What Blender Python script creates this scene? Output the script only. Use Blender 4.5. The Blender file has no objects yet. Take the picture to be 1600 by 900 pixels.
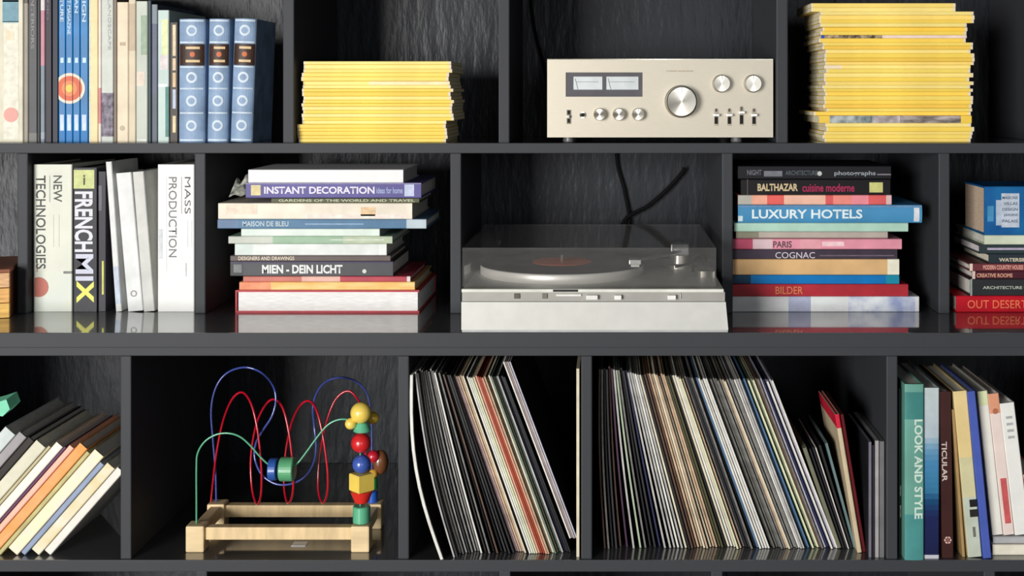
import bpy, bmesh, math, random
from mathutils import Vector, Matrix
C = bpy.context.scene.collection
R = random.Random(7)
PI = math.pi

# ------------------------------------------------------------------ camera, world, lights, exposure
EYE, VX, VY, D0 = 1.4, 950.0, 142.0, 2.0
cam_d = bpy.data.cameras.new('camera')
cam = bpy.data.objects.new('camera', cam_d); C.objects.link(cam)
cam.location = (0, -D0, EYE); cam.rotation_euler = (PI/2, 0, 0)
cam_d.sensor_width = 36.0; cam_d.lens = 45.0
cam_d.shift_x = (800-VX)/1600; cam_d.shift_y = (VY-450)/1600
cam_d.clip_start = 0.05
bpy.context.scene.camera = cam
vs = bpy.context.scene.view_settings
vs.view_transform = 'Standard'; vs.look = 'None'; vs.gamma = 1.0; vs.use_curve_mapping = False
vs.exposure = 0.08
world = bpy.data.worlds.new('room_light'); bpy.context.scene.world = world
world.use_nodes = True
bg = world.node_tree.nodes['Background']
bg.inputs['Color'].default_value = (0.93, 0.96, 1.0, 1); bg.inputs['Strength'].default_value = 0.075
def area(name, loc, target, sx, sy, power, col):
    d = bpy.data.lights.new(name, 'AREA'); d.shape = 'RECTANGLE'; d.size = sx; d.size_y = sy
    d.energy = power; d.color = col
    o = bpy.data.objects.new(name, d); C.objects.link(o); o.location = loc
    o.rotation_euler = (Vector(target)-Vector(loc)).to_track_quat('-Z', 'Y').to_euler()
    return o
area('window_light', (-3.0, -5.6, 1.42), (-0.1, 0.1, 1.05), 2.2, 2.1, 405, (1.0, 0.99, 0.965))
area('second_window_light', (1.2, -5.6, 1.7), (0.0, 0.1, 1.0), 1.4, 1.6, 25, (0.93, 0.97, 1.0))

# ------------------------------------------------------------------ helpers
def lin(c):
    c = c/255.0
    return c/12.92 if c <= 0.04045 else ((c+0.055)/1.055)**2.4
def rgb(t): return (lin(t[0]), lin(t[1]), lin(t[2]), 1)
MATS = {}
def mat(col, rough=0.5, var=0.10, scale=25.0, spec=0.25, metal=0.0, stretch=(1, 1, 1), col2=None, bump=0.0, coat=0.0):
    key = (tuple(col), rough, var, scale, spec, metal, stretch, col2, bump, coat)
    if key in MATS: return MATS[key]
    m = bpy.data.materials.new('surface'); m.use_nodes = True
    nt = m.node_tree; b = nt.nodes['Principled BSDF']
    b.inputs['Roughness'].default_value = rough; b.inputs['Metallic'].default_value = metal
    b.inputs['Specular IOR Level'].default_value = spec
    if coat: b.inputs['Coat Weight'].default_value = coat; b.inputs['Coat Roughness'].default_value = 0.08
    tc = nt.nodes.new('ShaderNodeTexCoord'); mp = nt.nodes.new('ShaderNodeMapping'); mp.inputs['Scale'].default_value = stretch
    nz = nt.nodes.new('ShaderNodeTexNoise'); nz.inputs['Scale'].default_value = scale; nz.inputs['Detail'].default_value = 4
    nt.links.new(tc.outputs['Object'], mp.inputs['Vector']); nt.links.new(mp.outputs['Vector'], nz.inputs['Vector'])
    rp = nt.nodes.new('ShaderNodeValToRGB'); rp.color_ramp.elements[0].position = 0.35; rp.color_ramp.elements[1].position = 0.65
    c = rgb(col)
    c2 = rgb(col2) if col2 else tuple(min(1, x*(1+var)) for x in c[:3])+(1,)
    c1 = c if col2 else tuple(x*(1-var) for x in c[:3])+(1,)
    rp.color_ramp.elements[0].color = c1; rp.color_ramp.elements[1].color = c2
    nt.links.new(nz.outputs['Fac'], rp.inputs['Fac']); nt.links.new(rp.outputs['Color'], b.inputs['Base Color'])
    if bump:
        bp = nt.nodes.new('ShaderNodeBump'); bp.inputs['Strength'].default_value = bump; bp.inputs['Distance'].default_value = 0.002
        nt.links.new(nz.outputs['Fac'], bp.inputs['Height']); nt.links.new(bp.outputs['Normal'], b.inputs['Normal'])
    m.diffuse_color = c
    MATS[key] = m
    return m
def paper(col=(232, 230, 222)): return mat(col, 0.8, 0.08, 300, 0.2, stretch=(1, 1, 1))
def paint_material(name, base, rough, coat, coat_ior, coat_rough, bumps, spec=0.25):
    m = bpy.data.materials.new(name); m.use_nodes = True
    nt = m.node_tree; b = nt.nodes['Principled BSDF']
    b.inputs['Base Color'].default_value = rgb(base); b.inputs['Roughness'].default_value = rough
    b.inputs['Specular IOR Level'].default_value = spec
    b.inputs['Coat Weight'].default_value = coat; b.inputs['Coat IOR'].default_value = coat_ior; b.inputs['Coat Roughness'].default_value = coat_rough
    tc = nt.nodes.new('ShaderNodeTexCoord'); prev = None
    for (sc, stv, detail, strength, dist) in bumps:
        mp = nt.nodes.new('ShaderNodeMapping'); mp.inputs['Scale'].default_value = stv
        nz = nt.nodes.new('ShaderNodeTexNoise'); nz.inputs['Scale'].default_value = sc; nz.inputs['Detail'].default_value = detail
        bp = nt.nodes.new('ShaderNodeBump'); bp.inputs['Strength'].default_value = strength; bp.inputs['Distance'].default_value = dist
        nt.links.new(tc.outputs['Object'], mp.inputs['Vector']); nt.links.new(mp.outputs['Vector'], nz.inputs['Vector'])
        nt.links.new(nz.outputs['Fac'], bp.inputs['Height'])
        if prev: nt.links.new(prev.outputs['Normal'], bp.inputs['Normal'])
        prev = bp
    nt.links.new(prev.outputs['Normal'], b.inputs['Normal']); nt.links.new(prev.outputs['Normal'], b.inputs['Coat Normal'])
    return m
PAINT = paint_material('black_satin_paint', (58, 60, 64), 0.55, 0.0, 1.5, 0.2, [(9, (1, 4, 1), 3, 0.12, 0.002), (160, (1, 1, 1), 2, 0.10, 0.0006)])
BOARD = paint_material('black_lacquered_board', (58, 59, 61), 0.40, 1.0, 1.9, 0.05, [(14, (1, 1, 1), 2, 0.05, 0.001)])
WALLP = paint_material('black_painted_wall', (29, 33, 39), 0.5, 0.14, 1.5, 0.25, [(34, (1.6, 1, 0.45), 4, 0.45, 0.004), (140, (1, 1, 0.5), 3, 0.3, 0.0012)])

def link(name, me, mats, parent=None, loc=(0, 0, 0), smooth=False):
    if not isinstance(mats, (list, tuple)): mats = [mats]
    for m in mats: me.materials.append(m)
    if smooth:
        for p in me.polygons: p.use_smooth = True
    o = bpy.data.objects.new(name, me); C.objects.link(o); o.location = loc
    if parent: o.parent = parent
    return o
def tag(o, label=None, cat=None, group=None, kind=None):
    if label: o['label'] = label
    if cat: o['category'] = cat
    if group: o['group'] = group
    if kind: o['kind'] = kind
    return o
def root(name, loc, label, cat, group=None):
    o = bpy.data.objects.new(name, None); C.objects.link(o); o.location = loc; o.empty_display_size = 0.02
    return tag(o, label, cat, group)
def add_box(bm, x0, x1, y0, y1, z0, z1, bev=0.0, mi=0):
    r = bmesh.ops.create_cube(bm, size=1)
    vs_ = r['verts']
    for v in vs_:
        v.co = Vector((x0+(v.co.x+.5)*(x1-x0), y0+(v.co.y+.5)*(y1-y0), z0+(v.co.z+.5)*(z1-z0)))
    fs = set(f for v in vs_ for f in v.link_faces)
    for f in fs: f.material_index = mi
    if bev:
        es = set(e for v in vs_ for e in v.link_edges)
        r2 = bmesh.ops.bevel(bm, geom=list(es), offset=bev, segments=2, affect='EDGES', profile=0.6)
        for f in r2['faces']: f.material_index = mi
def box(name, dims, m, parent=None, bev=0.0, loc=(0, 0, 0)):
    bm = bmesh.new(); add_box(bm, *dims, bev=bev)
    me = bpy.data.meshes.new(name); bm.to_mesh(me); bm.free()
    return link(name, me, m, parent, loc)
def from_bm(name, bm, m, parent=None, loc=(0, 0, 0), smooth=False):
    bmesh.ops.recalc_face_normals(bm, faces=bm.faces)
    me = bpy.data.meshes.new(name); bm.to_mesh(me); bm.free()
    return link(name, me, m, parent, loc, smooth)
def lathe(name, prof, m, parent, loc, seg=24, axis='z', smooth=False, caps=True):
    bm = bmesh.new(); rings = []
    for (r, h) in prof:
        ring = []
        for i in range(seg):
            a = 2*PI*i/seg
            p = (r*math.cos(a), r*math.sin(a), h)
            if axis == 'y': p = (p[0], h, p[1])
            if axis == 'x': p = (h, p[0], p[1])
            ring.append(bm.verts.new(p))
        rings.append(ring)
    for a, b in zip(rings, rings[1:]):
        for i in range(seg): bm.faces.new((a[i], a[(i+1) % seg], b[(i+1) % seg], b[i]))
    if caps: bm.faces.new(rings[0]); bm.faces.new(rings[-1])
    o = from_bm(name, bm, m, parent, loc)
    if smooth:
        for p in o.data.polygons: p.use_smooth = len(p.vertices) == 4
    return o
def tube(name, pts, r, m, parent=None, loc=(0, 0, 0), sub=6, seg=8):
    P = [Vector(p) for p in pts]; Q = []
    for i in range(len(P)-1):
        p0, p1, p2, p3 = P[max(i-1, 0)], P[i], P[i+1], P[min(i+2, len(P)-1)]
        for k in range(sub):
            t = k/sub
            Q.append(0.5*((2*p1)+(-p0+p2)*t+(2*p0-5*p1+4*p2-p3)*t*t+(-p0+3*p1-3*p2+p3)*t**3))
    Q.append(P[-1])
    bm = bmesh.new(); prev = None; rings = []; nrm = None
    for i, q in enumerate(Q):
        d = (Q[min(i+1, len(Q)-1)]-Q[max(i-1, 0)]).normalized()
        if nrm is None: nrm = d.orthogonal().normalized()
        nrm = (nrm-d*nrm.dot(d)).normalized(); bi = d.cross(nrm)
        rings.append([bm.verts.new(q+r*(math.cos(2*PI*k/seg)*nrm+math.sin(2*PI*k/seg)*bi)) for k in range(seg)])
    for a, b in zip(rings, rings[1:]):
        for k in range(seg): bm.faces.new((a[k], a[(k+1) % seg], b[(k+1) % seg], b[k]))
    bm.faces.new(rings[0]); bm.faces.new(rings[-1])
    return from_bm(name, bm, m, parent, loc, smooth=True)

# photograph pixel -> metres on the plane at depth Y behind the shelf front
def XX(px, Y): return (px-VX)*(D0+Y)/2000.0
def ZZ(py, Y): return EYE-(py-VY)*(D0+Y)/2000.0
S_ = 0.17   # the upper rows stand back from the deeper lower row
SHELF = {1: EYE-(223.5-VY)*(D0+S_)/2000, 2: EYE-(520.0-VY)/1000, 3: EYE-(875.0-VY)/1000}

def word(txt, w, h, weight=0.0):
    cu = bpy.data.curves.new('word', 'FONT'); cu.body = txt; cu.size = 1; cu.offset = weight; cu.extrude = 0
    cu.resolution_u = 3
    o = bpy.data.objects.new('word', cu); me = bpy.data.meshes.new_from_object(o)
    bpy.data.objects.remove(o); bpy.data.curves.remove(cu)
    xs = [v.co.x for v in me.vertices]; ys = [v.co.y for v in me.vertices]
    x0, x1, y0, y1 = min(xs), max(xs), min(ys), max(ys)
    for v in me.vertices: v.co = ((v.co.x-x0)/(x1-x0)*w, (v.co.y-y0)/(y1-y0)*h, 0)
    return me

def arch(u):
    u = min(max(u, 0), 1); return 2*math.sqrt(u*(1-u))
class Book:
    """a: along the spine, b: depth from the spine, c: thickness"""
    def __init__(s, name, label, cat, group, upright, L, D, T, cover, loc, pages=(226, 222, 212), bands=(), rounded=0.0,
                 fore=False, rough=0.45, board=0.0022, soft=False):
        s.up, s.L, s.D, s.T = upright, L, D, T
        s.r = root(name, loc, label, cat, group); s.bulge = rounded
        mats = [mat(*cover) if isinstance(cover[0], tuple) else mat(cover, rough)]
        cuts = [0.0, L]
        for bnd in bands: cuts += [bnd[0]*L, bnd[1]*L]
        cuts = sorted(set(round(x, 6) for x in cuts))
        bidx = []
        for bnd in bands:
            cm = bnd[2]; mats.append(mat(*cm) if isinstance(cm[0], tuple) else mat(cm, rough)); bidx.append((bnd[0]*L, bnd[1]*L, len(mats)-1, len(bnd) > 3))
        bt = min(board, T*0.22)
        if rounded:
            n = 13; arc = [(-rounded*math.sin(PI*i/(n-1)), T*(0.5-0.5*math.cos(PI*i/(n-1)))) for i in range(n)]
        else:
            e = min(0.0012, T*0.2); arc = [(e, 0), (0, e), (0, T-e), (e, T)]
        prof = [(D, 0)]+arc+[(D, T), (D, T-bt), (bt, T-bt), (bt, bt), (D, bt)]
        nsp = len(arc)
        bm = bmesh.new(); rings = []
        for a in cuts: rings.append([bm.verts.new(s.m(a, (D-b) if fore else b, c)) for (b, c) in prof])
        n = len(prof)
        for k in range(len(cuts)-1):
            mid = (cuts[k]+cuts[k+1])/2
            for i in range(n):
                f = bm.faces.new((rings[k][i], rings[k][(i+1) % n], rings[k+1][(i+1) % n], rings[k+1][i]))
                for (a0, a1, mi, wrap) in bidx:
                    if a0 <= mid <= a1 and (1 <= i < nsp or wrap): f.material_index = mi
        bm.faces.new(rings[0]); bm.faces.new(rings[-1])
        from_bm('cover', bm, mats, s.r)
        g = 0.0 if soft else min(0.003, L*0.02)
        p = (bt, D-(0.0005 if soft else 0.003))
        if fore: p = (D-p[1], D-p[0])
        c0, c1 = s.m(g, p[0], bt), s.m(L-g, p[1], T-bt)
        if soft: c0, c1 = s.m(0.0004, p[0], bt), s.m(L-0.0004, p[1], T-bt)
        pm = mat(pages, 0.85, 0.10, 60, 0.2, stretch=((1, 1, 14) if not upright else (14, 1, 1)))
        box('page_block', (min(c0[0], c1[0]), max(c0[0], c1[0]), min(c0[1], c1[1]), max(c0[1], c1[1]), min(c0[2], c1[2]), max(c0[2], c1[2])), pm, s.r)
    def m(s, a, b, c): return (c, b, a) if s.up else (a, b, c)
    def text(s, txt, a0, a1, c0, c1, col, mode='run', weight=0.02, name='title', off=0.0005):
        """a/c as fractions. run: along the spine (top to bottom when upright); across: level on an upright spine"""
        a0, a1, c0, c1 = a0*s.L, a1*s.L, c0*s.T, c1*s.T
        if s.up and mode == 'run': me = word(txt, a1-a0, c1-c0, weight)
        elif s.up: me = word(txt, c1-c0, a1-a0, weight)
        else: me = word(txt, a1-a0, c1-c0, weight)
        for v in me.vertices:
            u, w = v.co.x, v.co.y
            if s.up and mode == 'run': a, c = a1-u, c0+w
            elif s.up: a, c = a0+w, c0+u
            else: a, c = a0+u, c0+w
            v.co = Vector(s.m(a, -off-s.bulge*arch(c/s.T), c))
        return link(name, me, mat(col, 0.5, 0.03), s.r)
    def patch(s, a0, a1, c0, c1, col, name='spine_print', off=0.0004, rnd=False):
        a0, a1, c0, c1 = a0*s.L, a1*s.L, c0*s.T, c1*s.T
        bm = bmesh.new()
        if s.bulge:
            n = 12; r1, r2 = [], []
            for i in range(n+1):
                c = c0+(c1-c0)*i/n; b = -off-s.bulge*arch(c/s.T)
                r1.append(bm.verts.new(s.m(a0, b, c))); r2.append(bm.verts.new(s.m(a1, b, c)))
            for i in range(n): bm.faces.new((r1[i], r1[i+1], r2[i+1], r2[i]))
        else:
            p, q = s.m(a0, -off, c0), s.m(a1, 0.0002, c1)
            add_box(bm, min(p[0], q[0]), max(p[0], q[0]), -off, 0.0003, min(p[2], q[2]), max(p[2], q[2]))
        m_ = mat(*col) if isinstance(col[0], tuple) else mat(col, 0.45, 0.12, 90)
        return from_bm(name, bm, m_, s.r)
    def disc(s, a, c, r, col, r_in=0.0, clip=True, off=0.0005, name='spine_emblem', n=24):
        """a, c in metres; a disc or ring clipped to the spine's width"""
        bm = bmesh.new(); e = s.T*0.03 if clip else -1
        xs = [max(e, c-r)+(min(s.T-e, c+r)-max(e, c-r))*i/n for i in range(n+1)]
        for sg in ((1, -1) if r_in else (0,)):
            lo, hi = [], []
            for x in xs:
                h = math.sqrt(max(0, r*r-(x-c)**2)); hi_in = math.sqrt(max(0, r_in*r_in-(x-c)**2)) if r_in else 0
                b = -off-s.bulge*arch(x/s.T)
                if sg == 0: y0, y1 = a-h, a+h
                else: y0, y1 = a+sg*hi_in, a+sg*h
                lo.append(bm.verts.new(s.m(y0, b, x))); hi.append(bm.verts.new(s.m(y1, b, x)))
            for i in range(n): bm.faces.new((lo[i], lo[i+1], hi[i+1], hi[i]))
        return from_bm(name, bm, mat(col, 0.45, 0.05), s.r)

def upright(label, x0, x1, ytop, Y, row, cover, D=0.2, lean=0.0, cat='book', name='book', group=None, zlift=0.0, **kw):
    """lean in degrees, + = top to the right.  x0,x1 are the foot of the spine"""
    zs = SHELF[row]+zlift+.0003
    T = (x1-x0)*(D0+Y)/2000; L = (ZZ(ytop, Y)-zs)/math.cos(math.radians(lean))
    if lean: T *= math.cos(math.radians(abs(lean)))
    bk = Book(name, label, cat, group, True, L, D, T, cover, (XX(x0, Y), Y, zs), **kw)
    if lean:
        bk.r.rotation_euler.y = math.radians(lean)
        if lean > 0:   # rests on its right bottom edge
            bk.r.location = (XX(x1, Y)-T*math.cos(math.radians(lean)), Y, zs+T*math.sin(math.radians(lean)))
    return bk
class Pile:
    def __init__(s, row, Y, group): s.z = SHELF[row]; s.Y = Y; s.group = group
    def lay(s, label, x0, x1, h, cover, D=0.19, dy=0.0, cat='book', name='book', **kw):
        Y = s.Y+dy; T = h*(D0+s.Y)/2000
        L = XX(x1, Y)-XX(x0, Y)
        bk = Book(name, label, cat, s.group, False, L, D, T, cover, (XX(x0, Y), Y, s.z+0.0002), **kw)
        s.z += T+0.0003
        return bk

# ------------------------------------------------------------------ the setting
wall = box('wall_back', (-4.5, 4.5, 0.52, 0.64, 0, 2.7), WALLP); tag(wall, 'black painted wall seen through the open shelves', kind='structure')
fl = box('floor', (-4.5, 4.5, -7.2, 0.64, -0.06, 0), mat((120, 100, 82), 0.4, 0.2, 3, stretch=(1, 12, 1))); tag(fl, 'wooden floor of the room below the frame', kind='structure')

DEP = 0.518
case = root('bookcase', (0, 0, 0), 'black lacquered wall bookcase of staggered open compartments filling the frame', 'bookcase')
def pz(py, Y=0.0): return ZZ(py, Y)
for (nm, y0, y1, ya, m_) in (('shelf_board', -92, -75, S_, BOARD), ('shelf_board', 223.5, 239.5, S_, BOARD), ('shelf_board', 520, 543.5, 0, BOARD), ('lower_rail', 543.5, 557, 0.004, PAINT),
                         ('shelf_board', 875, 893.5, 0, BOARD), ('shelf_board', 1210, 1230, 0, BOARD)):
    o = box(nm, (-1.5, 1.35, ya, DEP if m_ is BOARD else 0.03, pz(y1, ya if ya == S_ else 0), pz(y0, ya if ya == S_ else 0)), [PAINT, BOARD], case, bev=0.0012)
    for p_ in o.data.polygons: p_.material_index = 1 if (p_.normal.z > .9 and m_ is BOARD) else 0
divs = [(-75, 223.5, [(-300, -283), (-60, -43), (442, 459.5), (779, 796), (1213, 1231), (1640, 1658)]),
        (239.5, 520, [(-330, -313), (27, 43.5), (304, 321), (703.5, 720.5), (1128, 1145), (1466.5, 1484), (1800, 1818)]),
        (557, 875, [(-250, -232), (188, 205), (622, 639), (908, 925), (1385, 1402.5), (1760, 1778)]),
        (893.5, 1210, [(-200, -182), (306, 323.5), (780, 797.5), (1111, 1129), (1537, 1555)])]
for (y0, y1, lst) in divs:
    for (a, b) in lst:
        up_ = y0 < 300; Y = S_+0.002 if up_ else 0.003
        zt = ZZ(y0, S_ if up_ else 0); zb = ZZ(y1, S_ if y1 == 223.5 else 0)
        box('divider', (XX(a, Y), XX(b, Y), Y, DEP, zb, zt), PAINT, case, bev=0.002)
box('plinth', (-1.5, 1.35, 0.03, DEP, 0.0, pz(1230)), PAINT, case)
for sx in (-1.52, 1.352):
    box('side_panel', (sx, sx+0.018, 0.002, DEP, pz(1230), pz(520)), PAINT, case); box('side_panel', (sx, sx+0.018, S_, DEP, pz(520), pz(-92, S_)), PAINT, case)

# ------------------------------------------------------------------ row 1, left: standing books
Y1 = 0.20; G = 'standing books on the top shelf'
NVY = (18, 24, 40)
b = upright('wide cream book with a grey-blue block and a pink dot, far left of top shelf', -14, 36, -42, Y1, 1, (214, 208, 186), group=G)
b.patch(.71, .97, .36, .86, (104, 148, 164)); b.patch(.705, .715, .36, .86, (165, 200, 210)); b.patch(.83, .84, .36, .86, (165, 200, 210))
b.patch(.02, .70, .40, .86, (224, 220, 203)); b.disc(.047, .0345, .0125, (222, 156, 146), off=.0009)
b.patch(.60, .66, .44, .72, (232, 214, 186), off=.0008)
b = upright('slim brown-grey book between the wide cream book and a charcoal one, top shelf', 37, 44, -30, Y1, 1, (92, 84, 74), group=G, bands=[(0, .86, (150, 143, 130))])
b = upright('charcoal book with faint lettering and a paler foot, top shelf left', 44.5, 58, -38, Y1, 1, (76, 76, 80), group=G, bands=[(0, .055, (112, 110, 106))])
b.text('INTERIORS', .56, .88, .3, .7, (140, 136, 138))
b = upright('thin black-green book beside the charcoal book, top shelf', 58.5, 62.5, -28, Y1, 1, (34, 42, 40), group=G)
b = upright('thin pale book, pink above and grey-blue below, between two black ones, top shelf', 63, 70, -32, Y1, 1, (122, 132, 144), group=G, bands=[(.47, .81, (188, 130, 146)), (.81, 1, (216, 206, 208)), (.02, .06, (150, 160, 168))])
b = upright('black book with a small grey title at its top, left of the plain navy one', 70.5, 81, -36, Y1, 1, (26, 20, 34), group=G)
b.text('STUDIO', .74, .98, .25, .6, (112, 104, 118))
b = upright('plain navy-black book just left of the four blue magazines', 81.5, 91, -30, Y1, 1, (16, 24, 44), group=G)
MC = XX(109, Y1)
for i, (x0, x1, tb, lab) in enumerate([(91.5, 102.3, 30, 'leftmost'), (102.6, 113.6, 50, 'second from left'), (113.9, 125, 16, 'third from left'), (125.3, 137.8, 30, 'rightmost')]):
    b = upright('blue magazine, %s of the four whose spines share an orange sun' % lab, x0, x1, -34, Y1, 1,
                ((8, 110, 172), .4, .25, 18), cat='magazine', name='magazine', group='four blue magazines forming a sun', soft=True, bands=[(0, .16, (0, 112, 180))])
    sc = (D0+Y1)/2000; c = MC-XX(x0, Y1)-.0001; a = (218-134)*sc
    b.disc(a, c, 24*sc, (226, 216, 196)); b.disc(a, c, 19.5*sc, (214, 96, 58), off=.0009)
    b.disc(a, c, 12*sc, (232, 136, 82), off=.0012, name='spine_emblem'); b.disc(a, c, 6*sc, (240, 196, 84), off=.0015)
    b.patch((218-200)*sc/b.L, (218-175)*sc/b.L, .22, .78, (196, 212, 236))
    b.patch((218-94)*sc/b.L, (218-86)*sc/b.L, .3, .75, (196, 224, 240), off=.0005)
    b.text(['CULTURE', 'HABITAT MAGAZINE', 'URBAN', 'DESIGN'][i], (218-tb)*sc/b.L, .99, .25, .75, (190, 214, 232))
b = upright('tall yellow-cream book right beside the blue magazines, top shelf', 139.5, 153, -30, Y1, 1, (238, 214, 162), group=G)
b.patch(.0, .98, .0, .16, (222, 222, 210))
b = upright('thin whitish book with pink edge next to the yellow-cream book, top shelf', 153.6, 158, -20, Y1, 1, (226, 214, 204), group=G, bands=[(.12, .35, (206, 130, 140))])
b = upright('pale grey book whose lower third is a mauve photograph, top shelf', 158.5, 177, -26, Y1, 1, (200, 204, 196), group=G, bands=[(.035, .31, ((84, 76, 88), .5, .3, 120, .25, 0, (1, 1, 1), (150, 142, 158)))])
b.text('LANDSCAPE', .58, .9, .55, .8, (168, 172, 166), weight=0)
b = upright('narrow grey-brown book between the pale grey and beige books, top shelf', 177.5, 182.5, -8, Y1, 1, (128, 114, 100), group=G)
b = upright('beige book with a small mark, its head just below the frame top', 183, 200.5, 3.5, Y1, 1, (228, 212, 184), group=G)
b.patch(.69, .715, .25, .75, (184, 164, 138)); b.disc(.024, .009, .0045, (186, 172, 148))
b = upright('narrow beige book with a brownish head, right of the beige book', 201, 212, -1, Y1, 1, (214, 200, 174), group=G, bands=[(.64, .97, (190, 172, 146))])
b = upright('pale green-grey book with a greener patch, right of the narrow beige book', 212.8, 230.5, 2, Y1, 1, ((196, 202, 190), .45, .1, 9), group=G)
b.patch(.62, .90, .42, .92, (150, 172, 146)); b.patch(.40, .50, .05, .75, (220, 204, 188)); b.patch(.01, .02, .1, .9, (226, 226, 220))
b = upright('thin dark teal book right of the pale green-grey book', 231, 236.4, 1, Y1, 1, (34, 54, 60), group=G)
b = upright('slate purple book with a grey cap, left of the mint one', 237, 246, 7, Y1, 1, (90, 94, 116), group=G, bands=[(.86, 1, (124, 134, 142)), (0, .35, (84, 94, 104))])
b = upright('mint book with lime panel above and teal corner below, left of the banded slim book', 246.7, 264, 16, Y1, 1, ((196, 214, 208), .45, .1, 12), group=G)
b.patch(.66, .93, .35, .92, (222, 230, 176)); b.patch(.55, .66, .2, .92, (216, 208, 206)); b.patch(.04, .42, .68, .98, (70, 132, 124)); b.patch(.42, .44, .05, .9, (226, 238, 234))
b = upright('slim dark book with tan segments down its spine, left of the leather volumes', 265.2, 278, 35, Y1, 1, (66, 56, 50), group=G)
for (p, q, cc) in ((.72, .98, (226, 206, 170)), (.60, .70, (222, 196, 160)), (.46, .58, (216, 184, 140)), (.28, .44, (186, 194, 216)), (.08, .22, (222, 204, 160))):
    b.patch(p, q, .36, .74, cc)
for i, (x0, x1, ln, lab) in enumerate([(280, 321.5, 0.2, 'leftmost'), (324.5, 357.5, 0.9, 'middle'), (360.5, 395.5, 2.0, 'rightmost')]):
    b = upright('blue-grey leather volume with pale rings, %s of the three' % lab, x0, x1, 30, Y1, 1, ((134, 158, 188), .45, .2, 30, .25, 0, (1, 1, 1), None, .2),
                D=.12, lean=ln, cat='book', group='three blue-grey leather volumes', rounded=.009)
    for a in (.018, .237, .435, .61, .81, .985): b.patch(a-.006, a+.006, .06, .94, (204, 218, 230))
    for a in (.135, .335, .525, .905): b.disc(a*b.L, b.T*.52, .0094, (206, 220, 232), r_in=.0056)
    b.patch(.622, .796, .04, .97, (62, 42, 34)); b.patch(.755, .775, .3, .82, (226, 196, 150), off=.0008); b.patch(.648, .668, .3, .82, (226, 196, 150), off=.0008)
    b.disc(.712*b.L, b.T*.55, .0045, (206, 104, 54), off=.0009)

# ------------------------------------------------------------------ yellow magazines
def nth(n):
    return str(n)+('th' if 10 <= n % 100 <= 20 else {1: 'st', 2: 'nd', 3: 'rd'}.get(n % 10, 'th'))
YEL = [(246, 212, 92), (250, 220, 108), (244, 206, 80), (250, 226, 136), (240, 200, 84), (248, 218, 118), (250, 214, 92)]
def magstack(row, Y, y_top, n, xs0, xs1, group, where, special):
    z0 = SHELF[row]; z1 = ZZ(y_top, Y); h = (z1-z0)/n; z = z0+0.0003
    ths = [1+R.uniform(-.18, .18) for _ in range(n)]; k = n/sum(ths)
    for i in range(n):
        T = h*ths[i]*k*0.965; top_n = n-i
        if i in special and special[i][0]: T = h*special[i][0]
        fr = i/(n-1)
        a0, a1 = xs0(fr), xs1(fr)
        ends = [(0, .011, PALE), (.984, 1, PALE)]; col = R.choice(YEL); lab = 'yellow magazine, %s from the top of the %s' % (nth(top_n), where)
        bands = ends
        if i in special: lab = special[i][1]+', %s' % where.split(' at ')[0].split(' left ')[0]; bands = special[i][2] or ends
        Yj = Y+R.uniform(-.004, .006)
        bk = Book('magazine', lab, 'magazine', group, False, XX(a1, Y)-XX(a0, Y), .168+R.uniform(-.003, .003), T, (col, .42, .08, 14, .25, 0, (1, 1, 3)),
                  (XX(a0, Y), Yj, z), pages=(240, 232, 206), bands=bands, rounded=0.0006, soft=True, board=.0007)
        z += T+h*0.035
    return z
j = lambda s: R.uniform(-s, s)
PALE = (236, 222, 196)
magstack(1, .19, 96, 22, lambda f: (465 if f < .2 else 473)+j(2), lambda f: (698 if f < .25 else (706 if f < .72 else 703))+j(3.2), 'yellow magazines in the short stack', 'short stack beside the amplifier',
         {16: (None, 'yellow magazine with a whitish stripe along its spine', [(.45, 1, (244, 226, 184))]), 0: (None, 'lowest yellow magazine of the pile', []), 21: (None, 'topmost yellow magazine', [])})
def l0(f):
    if f > .97: return 1268
    if f < .14: return 1287+j(4)
    if .16 < f < .20: return 1272
    if .2 < f < .72: return 1288+j(3.5)
    return 1284+j(5)
def l1(f):
    if f > .97: return 1494
    if f > .86: return 1522+j(2)
    if f > .73: return 1510+j(3.5)
    return 1519+j(3.5)
magstack(1, .19, 10, 35, l0, l1, 'yellow magazines in the tall stack', 'tall stack right of the amplifier',
         {26: (.8, 'thin magazine, dark left half, pinkish right half', [(0, .02, (40, 80, 190)), (.02, .42, ((70, 60, 50), .5, .4, 120, .25, 0, (1, 1, 1), (190, 170, 140))), (.42, 1, (240, 218, 206))]),
          5: (1.9, 'yellow magazine with a grey photograph on its spine', [(.07, .35, ((96, 110, 112), .5, .4, 60, .25, 0, (1, 1, 1), (190, 196, 194))), (.35, .53, ((150, 140, 140), .5, .4, 60, .25, 0, (1, 1, 1), (214, 204, 206))), (.53, .93, ((96, 88, 82), .5, .4, 30, .25, 0, (1, 1, 4), (196, 184, 180)))]),
          18: (None, 'yellow magazine with a pale left spine patch', [(.0, .12, PALE)]),
          34: (None, 'topmost yellow magazine, sticking out to the left', [])})

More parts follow.
